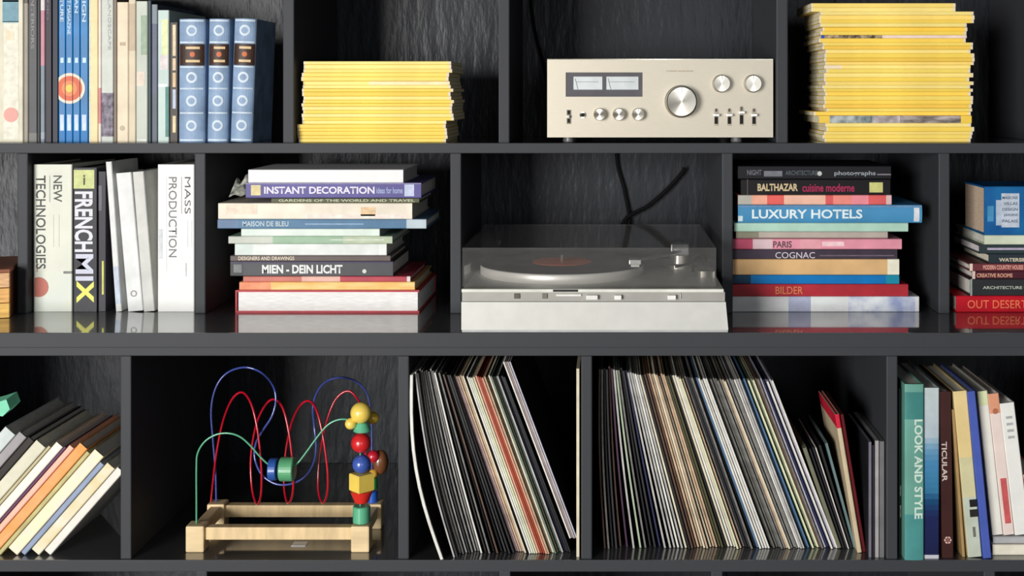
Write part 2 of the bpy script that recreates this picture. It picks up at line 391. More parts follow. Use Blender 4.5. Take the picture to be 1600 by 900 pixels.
# ------------------------------------------------------------------ amplifier
Ya = 0.18
CH = mat((203, 195, 178), 0.42, 0.04, 60, 0.5, 0.45, (1, 1, 30)); CHR = mat((222, 216, 202), 0.3, 0.03, 61, 0.5, 1.0); BLK = mat((18, 18, 18), 0.6); MET = mat((190, 186, 176), .3, .03, 40, .5, .8)
nt_ = CHR.node_tree; bs_ = nt_.nodes['Principled BSDF']; bs_.inputs['Anisotropic'].default_value = .85
tg_ = nt_.nodes.new('ShaderNodeTangent'); tg_.direction_type = 'RADIAL'; tg_.axis = 'Y'; nt_.links.new(tg_.outputs[0], bs_.inputs['Tangent'])
amp = root('amplifier', (XX(1031.5, Ya), Ya, SHELF[1]+.0004), 'champagne silver stereo amplifier with two needle meters and a large dial', 'amplifier')
ax = lambda px: XX(px, Ya)-XX(1031.5, Ya)
az = lambda py: ZZ(py, Ya)-SHELF[1]
bm = bmesh.new()   # face plate with a real opening for the meters
X0, X1, Z0, Z1 = ax(855), ax(1208), az(215), az(93.5); mx0, mx1, mz0, mz1 = ax(884), ax(1004), az(151.5), az(113.5)
for d in ((X0, mx0, Z0, Z1), (mx1, X1, Z0, Z1), (mx0, mx1, mz1, Z1), (mx0, mx1, Z0, mz0)): add_box(bm, d[0], d[1], 0, .006, d[2], d[3])
bmesh.ops.remove_doubles(bm, verts=bm.verts, dist=1e-5)
from_bm('face_plate', bm, CH, amp)
box('face_plate_rim', (X0, X1, .001, .0075, Z1-.0002, Z1+.0012), CHR, amp)
box('housing', (X0+.006, X1-.004, .0062, .30, Z0+.002, Z1-.003), mat((52, 48, 44), .5), amp, bev=.002)
mw = bmesh.new()
for d in ((mx0, ax(895), mz0, mz1), (ax(997.5), mx1, mz0, mz1), (ax(895), ax(997.5), az(120), mz1), (ax(895), ax(997.5), mz0, az(140.5)), (ax(941), ax(946.5), az(140.5), az(120))): add_box(mw, d[0], d[1], .0015, .0058, d[2], d[3])
win = from_bm('meter_window', mw, mat((92, 90, 94), .35), amp)
for i, (p, q) in enumerate(((895, 941), (946.5, 997.5))):
    mt = box('meter', (ax(p), ax(q), .0035, .0057, az(140.5), az(120)), mat((214, 220, 222), .4), amp)
    box('meter_scale', (ax(p+6), ax(q-6), .0032, .0036, az(128.6), az(128)), mat((96, 100, 100), .5), mt)
    n = box('needle', (-.0003, .0003, .0030, .0034, 0, .019), BLK, mt); n.location = (ax(p+8), 0, az(140)); n.rotation_euler.y = -.25
def knob(px, py, r, h, nm='knob'):
    R_ = r*.00109
    k = lathe(nm, [(R_*1.04, 0), (R_*1.04, -.002), (R_, -.0025), (R_*.97, -h+.0012), (R_*.9, -h), (R_*.25, -h-.0001)], CHR, amp, (ax(px), 0, az(py)), 40, 'y')
    box('pointer', (-.0004, .0004, -h-.0005, -h, R_*.45, R_*.9), mat((70, 66, 60), .5), k)
    return k
tag(knob(1064, 159, 24.5, .022, 'volume_dial'), 'large volume dial')
for px in (937, 967, 997): knob(px, 179, 9.5, .014)
for px, py in ((1127, 131), (1176, 131)): knob(px, py, 13.5, .015)
for px, up in ((1119, 0), (1139.5, 0), (1158.5, 1), (1178, 0)):
    s_ = box('switch_slot', (ax(px-3.2), ax(px+3.2), -.0012, .0004, az(197-up*1), az(171+up*-3)), mat((176, 168, 152), .5, .05, 40, .5, .4), amp)
    box('slot_recess', (ax(px-2.6), ax(px+2.6), -.0016, .0, az(194), az(183-up*3)), BLK, s_)
    box('slot_recess', (ax(px-1.6), ax(px+1.6), -.0016, .0, az(175-up*2), az(170-up*3)), mat((90, 84, 74), .6), s_)
    box('switch_lever', (ax(px-4.6), ax(px+4.6), -.010, .0, az(182-up*4), az(178-up*4)), mat((236, 232, 222), .2, .02, 40, .5, .6), s_, bev=.0008)
pw = box('power_switch', (ax(885.5), ax(892), -.0015, .0002, az(194), az(172)), mat((140, 134, 120), .5), amp)
box('power_switch_lever', (ax(886), ax(891), -.007, 0, az(184.5), az(180.5)), CHR, pw, bev=.0008)
box('slot_recess', (ax(886.7), ax(890.8), -.002, 0, az(192), az(186)), BLK, pw); box('slot_recess', (ax(886.7), ax(890.8), -.002, 0, az(179), az(173)), BLK, pw)
jk = lathe('headphone_socket', [(.0055, 0), (.0055, -.002), (.0035, -.002), (.003, .001)], CHR, amp, (ax(910.5), 0, az(180)), 20, 'y')
lathe('socket_hole', [(.003, -.0021), (.001, -.0022)], BLK, jk, (0, 0, 0), 16, 'y')
link('maker_line', word('STEREO AMPLIFIER', .046, .0022), mat((168, 140, 118), .5), amp, (ax(1041), -.0006, az(112.5))).rotation_euler = (PI/2, 0, 0)
for px in (888, 1152):
    for yy in (.012, .25): lathe('foot', [(.009, 0), (.010, .002), (.008, az(215)+.003)], mat((150, 150, 150), .25, .05, 40, .5, .7), amp, (ax(px), yy+.004, 0), 20)
t = tube('amplifier_cable', [(XX(828, .505), .512, 1.60), (XX(831, .505), .512, ZZ(20, .505)), (XX(838, .505), .512, ZZ(60, .505)), (XX(848, .50), .505, ZZ(95, .50)), (XX(858, .5), .50, ZZ(150, .5)), (XX(862, .5), .49, SHELF[1]+.03)], .003, mat((7, 7, 8), .9))
tag(t, 'black cable running down the wall behind the amplifier', 'cable')

# ------------------------------------------------------------------ row 2: wooden box and standing books
Yb = 0.13
wb = root('wooden_box', (XX(-70, Yb), Yb, SHELF[2]), 'orange-brown wooden box at the left edge of the middle shelf', 'box')
W, H, Dp = XX(14.5, Yb)-XX(-70, Yb), ZZ(426, Yb)-SHELF[2], .18
wb.rotation_euler.z = math.radians(16); wb.location = (XX(14.5, Yb)-W*math.cos(math.radians(16)), Yb-W*math.sin(math.radians(16)), SHELF[2])
WOOD = mat((222, 168, 96), .5, .25, 30, .4, stretch=(1, 1, 8)); WD2 = mat((236, 186, 96), .5, .2, 26, .4, stretch=(1, 1, 8)); WD3 = mat((96, 46, 24), .6, .25, 20)
hh = H/3
for i, m_ in enumerate((WD2, WOOD, mat((228, 178, 130), .5, .2, 30, .4, stretch=(1, 1, 8)))):
    box('slat', (0, W, 0, .010, hh*i+.0006, hh*(i+1)-.0006), m_, wb, bev=.0008)
    box('slat', (0, W, Dp-.01, Dp, hh*i+.0006, hh*(i+1)-.0006), m_, wb, bev=.0008)
for x in (0, W-.008): box('side_board', (x, x+.008, .0102, Dp-.0102, .001, H-.001), WD3, wb)
box('bottom_board', (.009, W-.009, .0105, Dp-.0105, .001, .008), WOOD, wb)
box('lid', (-.001, W+.001, -.001, Dp+.001, H, H+.006), mat((160, 98, 72), .5, .2, 20), wb, bev=.001)

G = 'standing books at the left of the middle shelf'; Yc = .19
b = upright('thick off-white book on new technologies with a red smudge at its foot', 52, 112.5, 257, Yc, 2, ((222, 223, 209), .5, .04, 20), D=.19, group=G, bands=[(0, .27, ((214, 222, 214), .5, .05, 14, .25, 0, (1, 1, 1), (226, 226, 208)))])
b.text('TECHNOLOGIES', .29, .925, .07, .32, (66, 68, 66), weight=.012); b.text('NEW', .745, .925, .52, .74, (76, 78, 74), weight=.012)
b.patch(.745, .925, .42, .435, (150, 152, 146)); b.patch(.44, .66, .52, .53, (198, 198, 186)); b.patch(.44, .66, .66, .67, (198, 198, 186)); b.patch(.258, .275, .78, 1.0, (120, 122, 118))
b.disc(.042, .009, .017, (186, 104, 88)); b.patch(.27, .36, .09, .11, (150, 90, 84), off=.0002)
b = upright('black book with huge white letters and a lime cap, beside the new technologies book', 114.5, 152, 262, Yc, 2, (24, 24, 34), D=.19, group=G)
b.patch(.855, .985, .02, .88, (198, 204, 134)); b.text('i', .88, .95, .42, .50, (60, 64, 40), mode='across')
b.text('FRENCH', .415, .835, .06, .82, (222, 222, 230), weight=.03); b.text('MI', .215, .40, .10, .84, (206, 208, 224), weight=.03); b.text('X', .06, .215, .14, .86, (232, 230, 110), weight=.04)
b = upright('dark book with a yellow line near its foot, behind the first leaning white book', 152.6, 166, 268, Yc+.004, 2, (30, 26, 38), D=.18, group=G)
b.patch(.12, .36, .5, .72, (212, 210, 96)); b.patch(.72, .9, .1, .5, (92, 92, 102))
LW = (222, 223, 221)
b = upright('slim white book leaning left, first of the three leaning white ones', 181, 190.5, 253, Yc, 2, LW, D=.12, lean=-3.9, group=G)
b.patch(.05, .3, .1, .9, (196, 206, 222))
b = upright('thicker white book with a small round emblem, middle of the three leaning ones', 200, 224, 271, Yc, 2, (226, 227, 226), D=.12, lean=-5.0, group=G)
b.disc(.030, .0125, .0055, (150, 150, 142), r_in=.0035)
b = upright('greyish white book leaning left, last of the three leaning ones', 224.6, 242, 269, Yc, 2, (206, 206, 200), D=.12, lean=-4.6, group=G)
b = upright('thick bright white book on mass production, against the divider', 246.5, 303.5, 257, Yc, 2, ((240, 240, 237), .5, .02, 20), D=.19, group=G)
b.text('PRODUCTION', .37, .915, .30, .52, (120, 120, 122), weight=.004); b.text('MASS', .665, .915, .74, .90, (76, 76, 78), weight=-.005)
b.patch(.665, .915, .645, .66, (160, 160, 160)); b.patch(.44, .62, .82, .83, (206, 206, 204)); b.patch(.44, .62, .93, .94, (206, 206, 204)); b.patch(.24, .33, .76, .79, (196, 196, 196)); b.patch(.36, .56, .03, .13, (206, 208, 212)); b.patch(.27, .915, .245, .25, (208, 216, 212))

# ------------------------------------------------------------------ row 2: first pile of books
P = Pile(2, .178, 'books in the pile left of the turntable')
b = P.lay('thickest white book in red covers, lowest of the pile left of the turntable', 369, 655, 35.5, (186, 66, 74), D=.215, pages=(238, 236, 233), fore=True, board=.0032)
box('cover_flap', (-.0012, .0014, -.0006, .19, 0, b.T), mat((190, 62, 72), .5), b.r)
b = P.lay('orange-yellow book on top of the thick white one', 374, 648, 12.5, ((240, 186, 104), .45, .2, 22, .25, 0, (1, 1, 5), (246, 212, 140)), D=.21, bands=[(.0, .18, ((246, 150, 110), .5, .2, 40))])
b = P.lay('thin crimson and pink book above the orange-yellow one', 380, 641, 8.5, (186, 70, 84), bands=[(0, .35, (204, 120, 106)), (.35, .58, (232, 182, 168)), (.98, 1, (236, 226, 220))])
b = P.lay('dark grey book with bold white capitals, left pile', 360, 614, 23, (76, 76, 80), bands=[(.0, .08, (60, 62, 66))])
b.text('MIEN - DEIN LICHT', .195, .69, .18, .78, (232, 234, 232), weight=.035); b.disc(.228, .0085, .0035, (210, 216, 206)); b.patch(.02, .07, .25, .8, (120, 124, 124)); b.patch(.0, 1, .9, .99, (66, 58, 92))
b = P.lay('thin brown-grey book with a small cream title, above the dark grey one', 360, 610, 9, (100, 88, 84), D=.18)
b.text('DESIGNERS AND DRAWINGS', .05, .40, .2, .85, (226, 212, 192), weight=.02)
b = P.lay('white book just above the thin brown-grey one, left pile', 367, 604, 18, (226, 230, 226), bands=[(.0, .12, (216, 226, 220)), (.95, 1, (238, 244, 238))])
b = P.lay('pale sage green book with a greyish left end', 357, 613, 11.5, (158, 188, 160), bands=[(0, .27, (198, 202, 190)), (.70, 1, (188, 200, 172))])
b.patch(.62, .95, .45, .6, (214, 222, 206))
b = P.lay('short thin mint-white book between the sage and the blue ones', 377, 593, 11.5, (222, 234, 224))
b = P.lay('long thin blue book with a pale right end, left pile', 340, 666, 14.5, (82, 122, 156), bands=[(0, .10, (98, 124, 158)), (.905, 1, (184, 198, 206))])
b.text('MAISON DE BLEU', .12, .34, .25, .8, (192, 208, 214)); b.patch(.42, .70, .42, .56, (140, 170, 200))
b = P.lay('thick cream book with a small orange square near its right end', 341, 644, 25, (236, 226, 208), D=.21)
b.patch(.735, .81, .2, .75, (226, 194, 152)); b.patch(.04, .2, .3, .9, (238, 218, 198)); b.patch(.45, .97, .05, .3, (242, 226, 216))
b = P.lay('very thin dark olive book sandwiched between cream and violet ones', 424, 655, 7.5, (82, 86, 58), D=.17)
b.text('GARDENS OF THE WORLD AND TRAVEL', .05, .97, .25, .8, (196, 198, 168), weight=.02)
b = P.lay('violet-blue book on instant decoration with a yellow emblem', 384, 658, 23.5, ((92, 86, 148), .45, .12, 20), D=.20)
b.text('INSTANT DECORATION', .105, .735, .28, .76, (232, 226, 242), weight=.03); b.text('ideas for home', .745, .895, .3, .72, (170, 178, 220)); b.patch(.03, .085, .18, .86, (222, 206, 150)); b.patch(.905, .96, .12, .9, (196, 204, 230)); b.patch(0, 1, .93, 1, (140, 134, 170))
bm = bmesh.new()
rr = []
for i in range(9):   # crumpled dust-jacket flap curling out to the left
    u = i/8; x = -.030*u; rr.append([bm.verts.new((x, .01+.035*v+.006*math.sin(5*u+3*v), .003+.032*v*(1+.15*math.sin(7*u))-(.008*u*v)+.002*math.sin(11*u+v*4))) for v in (0, .25, .5, .75, 1)])
for p, q in zip(rr, rr[1:]):
    for k in range(4): bm.faces.new((p[k], p[k+1], q[k+1], q[k]))
o = from_bm('dust_jacket_flap', bm, mat((214, 216, 204), .6, .3, 60, .3, 0, (1, 1, 1), (70, 70, 64)), b.r, smooth=True)
sm = o.modifiers.new('thickness', 'SOLIDIFY'); sm.thickness = .0006
o['label'] = 'crumpled speckled paper flap'
b = P.lay('white book on the very top of the pile left of the turntable', 388, 630, 20.5, ((240, 240, 240), .5, .03), D=.18)

# ------------------------------------------------------------------ turntable
TZ = SHELF[2]
tt = root('turntable', (XX(929, 0), 0, TZ), 'silver-grey record player with a clear smoked lid on the middle shelf', 'turntable')
tx = lambda px, Y=0.0: XX(px, Y)-XX(929, 0)
tz = lambda py, Y=0.0: ZZ(py, Y)-TZ
SIL = mat((206, 206, 200), .42, .03, 40, .5, .15); SIL2 = mat((160, 158, 152), .45, .04, 40, .5, .15); GRM = mat((150, 150, 140), .4, .04, 40, .5, .3)
bl, br = tx(721), tx(1132)
bm = bmesh.new()
vs1 = [(tx(720.5), .0105), (tx(1137), .0105)]
A = [(tx(720.8), 0, .0045), (tx(1138), 0, .0045), (tx(1134), .0005, tz(472)), (tx(720.8), .0005, tz(472))]
f_ = [bm.verts.new(p) for p in A]; g_ = [bm.verts.new((p[0], .011, p[2])) for p in A]
bm.faces.new(f_); bm.faces.new(g_)
for i in range(4): bm.faces.new((f_[i], f_[(i+1) % 4], g_[(i+1) % 4], g_[i]))
from_bm('front_panel', bm, SIL, tt)
box('front_foot_strip', (tx(721.5), tx(1137.5), .0015, .0112, 0.0006, .0042), mat((176, 178, 178), .4), tt)
box('plinth', (bl, br, .0114, .385, .004, .0655), SIL, tt)
box('control_recess', (tx(721.5), tx(1133), .004, .0112, tz(471.5), tz(457)), SIL2, tt)
box('plinth_top_edge', (tx(721), tx(1131), .001, .0113, tz(457), tz(452)), mat((224, 224, 214), .4), tt, bev=.001)
for (p, q, m_) in ((803, 812, mat((96, 94, 84), .5)), (847, 855, mat((120, 118, 106), .5)), (1084-21, 1084-20, SIL)):
    box('button', (tx(p), tx(q), .0015, .005, tz(467), tz(459)), m_, tt, bev=.0006)
box('slider_bar', (tx(869), tx(908), .001, .0045, tz(463), tz(460)), mat((228, 228, 222), .4), tt)
for (p, q) in ((916, 934), (960, 971), (1043, 1056)):
    box('lever', (tx(p), tx(q), -.004, .005, tz(468), tz(461)), mat((240, 240, 234), .3), tt, bev=.001)
box('name_plate', (tx(864), tx(903), .0002, .0012, tz(456), tz(452.6)), mat((40, 38, 36), .5), tt)
PC = (XX(878, .2)-XX(929, 0), .205); PT = .0655
lathe('platter', [(.138, PT-.001), (.140, PT+.001), (.140, PT+.014), (.1385, PT+.016), (.02, PT+.016)], mat((250, 248, 242), .42, .02, 40, .5, .35), tt, (PC[0], PC[1], 0), 96, smooth=True)
rec = lathe('vinyl_record', [(.1405, PT+.0165), (.141, PT+.0175), (.1405, PT+.0185), (.05, PT+.0185)], mat((14, 14, 15), .22, .1, 60), tt, (PC[0], PC[1], 0), 96)
tag(rec, 'black record on the platter'); 
lathe('record_label', [(.051, PT+.0186), (.051, PT+.0190), (.004, PT+.0190)], mat((246, 116, 62), .6), rec, (0, 0, 0), 48)
lathe('spindle', [(.0032, PT+.019), (.003, PT+.030), (.0012, PT+.0312)], mat((225, 225, 225), .15, .02, 40, .5, .9), rec, (0, 0, 0), 14)
ta = lathe('tonearm_base', [(.030, PT), (.030, PT+.006), (.019, PT+.008), (.017, PT+.022), (.012, PT+.024)], MET, tt, (tx(1062, .27), .27, 0), 32)
tube('tonearm_tube', [(0, .05, PT+.030), (0, .0, PT+.030), (-.02, -.05, PT+.030), (-.055, -.10, PT+.030), (-.078, -.125, PT+.029)], .0035, mat((216, 216, 214), .2, .02, 40, .5, .9), ta)
lathe('counterweight', [(.013, .035), (.014, .037), (.014, .058), (.012, .06)], mat((40, 40, 40), .4), ta, (0, 0, PT+.030), 24, 'y')
box('headshell', (-.092, -.072, -.146, -.118, PT+.024, PT+.032), mat((222, 222, 220), .3, .02, 40, .5, .7), ta, bev=.001)
box('cartridge', (-.089, -.075, -.142, -.122, PT+.0195, PT+.0238), mat((200, 200, 196), .4), ta)
box('gimbal', (-.016, .016, -.010, .010, PT+.022, PT+.042), mat((200, 200, 200), .2, .02, 40, .5, .8), ta, bev=.002)
tube('arm_rest', [(.02, -.06, PT), (.02, -.06, PT+.024), (.034, -.06, PT+.030), (.044, -.055, PT+.018)], .0022, mat((26, 26, 28), .4), ta)
tube('cue_lever', [(-.012, -.085, PT+.012), (.012, -.075, PT+.017), (.03, -.066, PT+.026)], .002, mat((26, 26, 28), .4), ta)
lathe('anti_skate_dial', [(.012, PT), (.012, PT+.010), (.010, PT+.011)], MET, ta, (.034, -.115, 0), 24)
def glass(name, col, rough, tint):
    m = bpy.data.materials.new(name); m.use_nodes = True; nt = m.node_tree; b_ = nt.nodes['Principled BSDF']; nt.nodes.remove(b_)
    out = nt.nodes['Material Output']
    tr = nt.nodes.new('ShaderNodeBsdfTransparent'); tr.inputs['Color'].default_value = tint
    gl = nt.nodes.new('ShaderNodeBsdfGlossy'); gl.inputs['Roughness'].default_value = rough; gl.inputs['Color'].default_value = (1, 1, 1, 1)
    df = nt.nodes.new('ShaderNodeBsdfDiffuse'); df.inputs['Color'].default_value = col  # grey diffuse share puts the room's reflected haze into the lid colour
    fr = nt.nodes.new('ShaderNodeFresnel'); fr.inputs['IOR'].default_value = 1.5
    nz = nt.nodes.new('ShaderNodeTexNoise'); nz.inputs['Scale'].default_value = 9
    m0 = nt.nodes.new('ShaderNodeMixShader'); m1 = nt.nodes.new('ShaderNodeMixShader')
    mr = nt.nodes.new('ShaderNodeMapRange'); mr.inputs['To Min'].default_value = .05; mr.inputs['To Max'].default_value = .10
    nt.links.new(nz.outputs['Fac'], mr.inputs['Value']); nt.links.new(mr.outputs['Result'], m0.inputs['Fac'])
    nt.links.new(tr.outputs[0], m0.inputs[1]); nt.links.new(df.outputs[0], m0.inputs[2])
    ge = nt.nodes.new('ShaderNodeNewGeometry'); sb = nt.nodes.new('ShaderNodeMath'); sb.operation = 'SUBTRACT'; sb.inputs[0].default_value = 1.0
    ml = nt.nodes.new('ShaderNodeMath'); ml.operation = 'MULTIPLY'
    nt.links.new(ge.outputs['Backfacing'], sb.inputs[1]); nt.links.new(sb.outputs[0], ml.inputs[0]); nt.links.new(fr.outputs[0], ml.inputs[1])
    nt.links.new(ml.outputs[0], m1.inputs['Fac']); nt.links.new(m0.outputs[0], m1.inputs[1]); nt.links.new(gl.outputs[0], m1.inputs[2])
    nt.links.new(m1.outputs[0], out.inputs['Surface'])
    return m
LID = glass('smoked_acrylic', (.42, .41, .40, 1), .06, (.94, .935, .93, 1))
Yl = .03; lx0, lx1 = tx(722.5, Yl), tx(1119, Yl); lz0, lz1 = .0668, tz(387, Yl); th = .0025
bm = bmesh.new()
add_box(bm, lx0, lx1, .0285, .0285+th, lz0, lz1)
add_box(bm, lx0, lx1, .385-th, .385, lz0, lz1)
add_box(bm, lx0, lx0+th, .0285+th, .385-th, lz0, lz1-th)
add_box(bm, lx1-th, lx1, .0285+th, .385-th, lz0, lz1-th)
add_box(bm, lx0, lx1, .0285+th, .385-th, lz1-th, lz1)
o = from_bm('dust_cover', bm, LID, tt); o['label'] = 'clear smoked dust cover'
for x in (bl+.006, br-.05):
    for y in (.03, .34): lathe('foot', [(.012, 0.0), (.013, .0038)], mat((30, 30, 30), .6), tt, (x+.02, y+.01, 0), 20)
t = tube('wall_cable', [(XX(962, .505), .510, ZZ(239.5, S_)-.001), (XX(966, .505), .514, ZZ(262, .505)), (XX(974, .505), .513, ZZ(290, .505)), (XX(980, .505), .513, ZZ(318, .505)), (XX(983, .505), .51, ZZ(340, .505)), (XX(984, .50), .50, ZZ(400, .50)), (XX(985, .50), .495, TZ+.01)], .0036, mat((7, 7, 8), .9))
tag(t, 'black cable hanging steeply down the wall above the turntable', 'cable')
t = tube('wall_cable', [(XX(1070, .505), .506, ZZ(262, .505)), (XX(1064, .505), .506, ZZ(272, .505)), (XX(1042, .505), .504, ZZ(296, .505)), (XX(1012, .505), .504, ZZ(322, .505)), (XX(975, .505), .502, ZZ(345, .505)), (XX(962, .50), .50, ZZ(400, .50)), (XX(960, .50), .495, TZ+.01)], .0038, mat((7, 7, 8), .9))
tag(t, 'black cable crossing the wall diagonally behind the turntable', 'cable')

# ------------------------------------------------------------------ row 2: second pile
P = Pile(2, .188, 'books in the pile right of the turntable')
CL = ((206, 204, 206), .45, .2, 14, .25, 0, (1, 1, 2), (228, 232, 230))
b = P.lay('white and grey-blue cloudy book, lowest of the pile right of the turntable', 1144.5, 1436, 24, CL, D=.21, bands=[(.30, .42, ((168, 172, 196), .45, .2, 20)), (.62, .98, ((226, 230, 234), .45, .2, 30, .25, 0, (1, 1, 1), (150, 160, 196)))])
b = P.lay('red book with gilt letters, right pile', 1144.5, 1419, 19, ((176, 42, 54), .45, .12), D=.21)
b.text('BILDER', .245, .40, .2, .8, (222, 140, 90), weight=.0)
b = P.lay('bright blue book on top of the red one, right pile', 1144.5, 1405, 14, (4, 116, 186), bands=[(0, .11, (16, 62, 92)), (.92, 1, (20, 140, 170))])  # dark left band puts the divider's shadow into the spine colour
b = P.lay('tan book with a white right end', 1144.5, 1405, 24.5, ((216, 176, 124), .5, .12, 16), bands=[(.93, 1, (240, 236, 214))], D=.20)
b = P.lay('thin dark plum book with scattered pale script, above the tan one', 1144.5, 1402, 15, ((62, 52, 66), .5, .2), D=.2)
b.text('COGNAC', .26, .50, .08, .72, (214, 206, 214), weight=.0); b.patch(.53, .98, .3, .42, (112, 96, 110))
b = P.lay('pink book with a rose left end coloured in as divider shadow', 1144.5, 1409, 16, (228, 150, 168), bands=[(0, .12, (186, 78, 106)), (.12, .235, (218, 190, 196)), (.40, .52, (228, 160, 170))])  # rose left band colours in the shade thrown by the divider
b.text('PARIS', .24, .35, .15, .8, (92, 70, 78)); b.patch(.53, .66, .3, .75, (246, 204, 208))
b = P.lay('thin taupe book, shorter than its neighbours, right pile', 1150, 1387, 11, (184, 172, 162), D=.19, bands=[(.0, .15, (140, 136, 118))])
b.patch(.0, 1, .02, .16, (126, 84, 84))
b = P.lay('mint green book directly under the luxury hotels one', 1147, 1419, 13.5, ((176, 212, 194), .5, .08), D=.2)
b = P.lay('blue book on luxury hotels with a pale rounded right end', 1153, 1440, 28, ((72, 142, 188), .42, .1, 12), D=.2, rounded=.004)
b.text('LUXURY HOTELS', .075, .675, .25, .76, (224, 238, 242), weight=.025, off=.001); b.patch(0, .025, .1, .4, (206, 222, 228)); b.patch(.955, .985, .08, .85, (222, 226, 232)); b.patch(.0, 1.0, .88, .97, (110, 146, 186))
b = P.lay('thin red and salmon patterned book above the luxury hotels one', 1153, 1393, 15, (222, 96, 96), D=.19, bands=[(0, .09, (184, 180, 170)), (.09, .19, (236, 170, 146)), (.19, .30, (224, 98, 92)), (.30, .57, (238, 186, 164)), (.62, .74, (240, 142, 130)), (.74, .85, (240, 144, 156)), (.965, 1, (228, 190, 188))])
b = P.lay('black book with a gold title and a small yellow square', 1158, 1391, 24.5, (20, 17, 20), D=.19)
b.text('BALTHAZAR', .11, .38, .25, .72, (208, 188, 148), weight=.03); b.text('cuisine moderne', .41, .76, .2, .72, (170, 40, 84)); b.patch(.86, .95, .16, .8, (204, 202, 128)); b.patch(.04, .045, .0, 1, (96, 84, 78))
b = P.lay('black book with faint grey lettering on the very top of the right pile', 1153, 1392, 20.5, (22, 22, 28), D=.19)
b.text('NIGHT', .06, .155, .3, .7, (108, 110, 118)); b.text('ARCHITECTURE', .31, .52, .3, .65, (84, 92, 96)); b.patch(.17, .29, .2, .62, (116, 118, 126)); b.disc(.1395, .0095, .004, (190, 194, 192)); b.text('photographs', .63, .90, .2, .62, (150, 156, 162)); b.patch(.91, 1.0, .3, .4, (130, 124, 132))

# ------------------------------------------------------------------ row 2: third pile, cut by the frame
P = Pile(2, .185, 'books in the pile at the right edge of the middle shelf')
b = P.lay('red book with orange capitals, lowest of the pile at the right edge', 1494, 1790, 25.5, ((186, 18, 36), .4, .1), D=.21)
b.text('OUT DESERTED', .06, .44, .24, .74, (236, 128, 84), weight=.0)
b = P.lay('black-green book with a thin pale line, above the red one', 1516, 1760, 26, (42, 44, 46), D=.20)
b.text('ARCHITECTURE NOW AND THEN', .08, .62, .40, .58, (178, 186, 172)); b.patch(0, .012, .0, 1, (150, 160, 154))
b = P.lay('maroon book with a low pink line of letters, right edge pile', 1519, 1752, 12, (72, 28, 40), D=.19); b.text('CREATIVE ROOMS', .03, .27, .2, .72, (214, 156, 132), weight=.03); b.patch(0, .02, 0, 1, (214, 190, 180))
b = P.lay('brown-red book with a wider pink line of letters, right edge pile', 1515, 1748, 11.5, (112, 54, 58), D=.19); b.text('MODERN COUNTRY HOUSES', .09, .36, .2, .82, (226, 162, 148), weight=.03); b.patch(0, .02, 0, 1, (226, 204, 190))
b = P.lay('dark teal book with a pale title and cream left end', 1545, 1770, 15, (40, 50, 58), D=.17, pages=(236, 228, 206)); b.text('WATERSIDE LIVING', .07, .42, .2, .58, (206, 194, 170), weight=.03)
b = P.lay('dark slate book with a lilac line along its spine', 1530, 1780, 14, (46, 58, 62), D=.17, pages=(230, 220, 222)); b.patch(.05, 1, .42, .66, (176, 166, 188))
b = P.lay('pale cream-mint book under the big blue one', 1538, 1790, 14.5, (206, 214, 190), D=.18)
b = P.lay('big blue book with a white block of print, topmost at the right edge', 1538, 1780, 76, ((8, 74, 138), .4, .25, 14, .25, 0, (1, 1, 1), (26, 110, 168)), D=.13, pages=(214, 190, 166), board=.003)
b.patch(.075, .215, .20, .72, (176, 190, 208)); b.patch(.11, .225, .16, .86, (190, 200, 214), off=.0006); b.patch(.02, .06, .28, .60, (70, 140, 184))
for i, s_ in enumerate(('MAISONS', 'VILLAS', 'DESIGN', 'JARDINS', 'PALAIS')): b.text(s_, .115+.01*(i % 2), .215, .74-.12*i, .80-.12*i, (92, 106, 126), off=.0009)

# ------------------------------------------------------------------ row 3, far left: books leaning right
G = 'books leaning to the right at the left of the bottom shelf'; Yd = .02
th0 = 41.3
items = [  # foot right edge px, width px (horizontal), top-right y, colour, label
    (79, 17, 738, ((238, 234, 222), .5, .06, 30, .25, 0, (1, 1, 1), (226, 222, 214)), 'white-cream book, rightmost and lowest of the leaning row'),
    (61, 21, 733, ((234, 230, 212), .5, .1, 24, .25, 0, (1, 1, 1), (226, 206, 150)), 'white book with faint tan figures, second from the right of the leaning row'),
    (39, 11, 727, ((146, 160, 186), .5, .1), 'slim grey-blue book in the leaning row'),
    (27, 25, 714, ((244, 226, 208), .5, .08, 40, .25, 0, (1, 1, 1), (250, 236, 190)), 'wide peach-cream book in the leaning row'),
    (1, 9, 709, ((196, 186, 130), .5, .2), 'thin olive-tan book beside the orange one'),
    (-9, 21, 702, ((240, 160, 84), .5, .14, 30, .25, 0, (1, 1, 1), (250, 176, 120)), 'orange book in the leaning row'),
    (-31, 12, 701, ((252, 190, 168), .5, .05), 'thin salmon pink book just left of the orange one'),
    (-44, 5, 700, ((106, 66, 96), .5, .05), 'very thin plum book between pink and white ones'),
    (-50, 18, 699, ((246, 238, 224), .5, .05), 'white book left of the very thin plum one'),
    (-69, 6, 699, ((196, 186, 150), .5, .1), 'very thin khaki book in the leaning row'),
    (-76, 26, 700, ((218, 214, 192), .5, .08), 'wide pale grey-green book in the leaning row'),
    (-103, 16, 690, ((44, 38, 34), .5, .1), 'near-black book in the leaning row'),
    (-120, 20, 684, ((160, 156, 158), .5, .12), 'grey book in the leaning row near the left frame edge'),
    (-141, 28, 680, ((206, 214, 212), .5, .12), 'pale grey-blue book, leftmost spine visible in the leaning row')]
for (xr, wpx, yt, col, lab) in items:
    upright(lab, xr-wpx+.6, xr, yt, Yd, 3, col, D=.20, lean=th0, group=G)
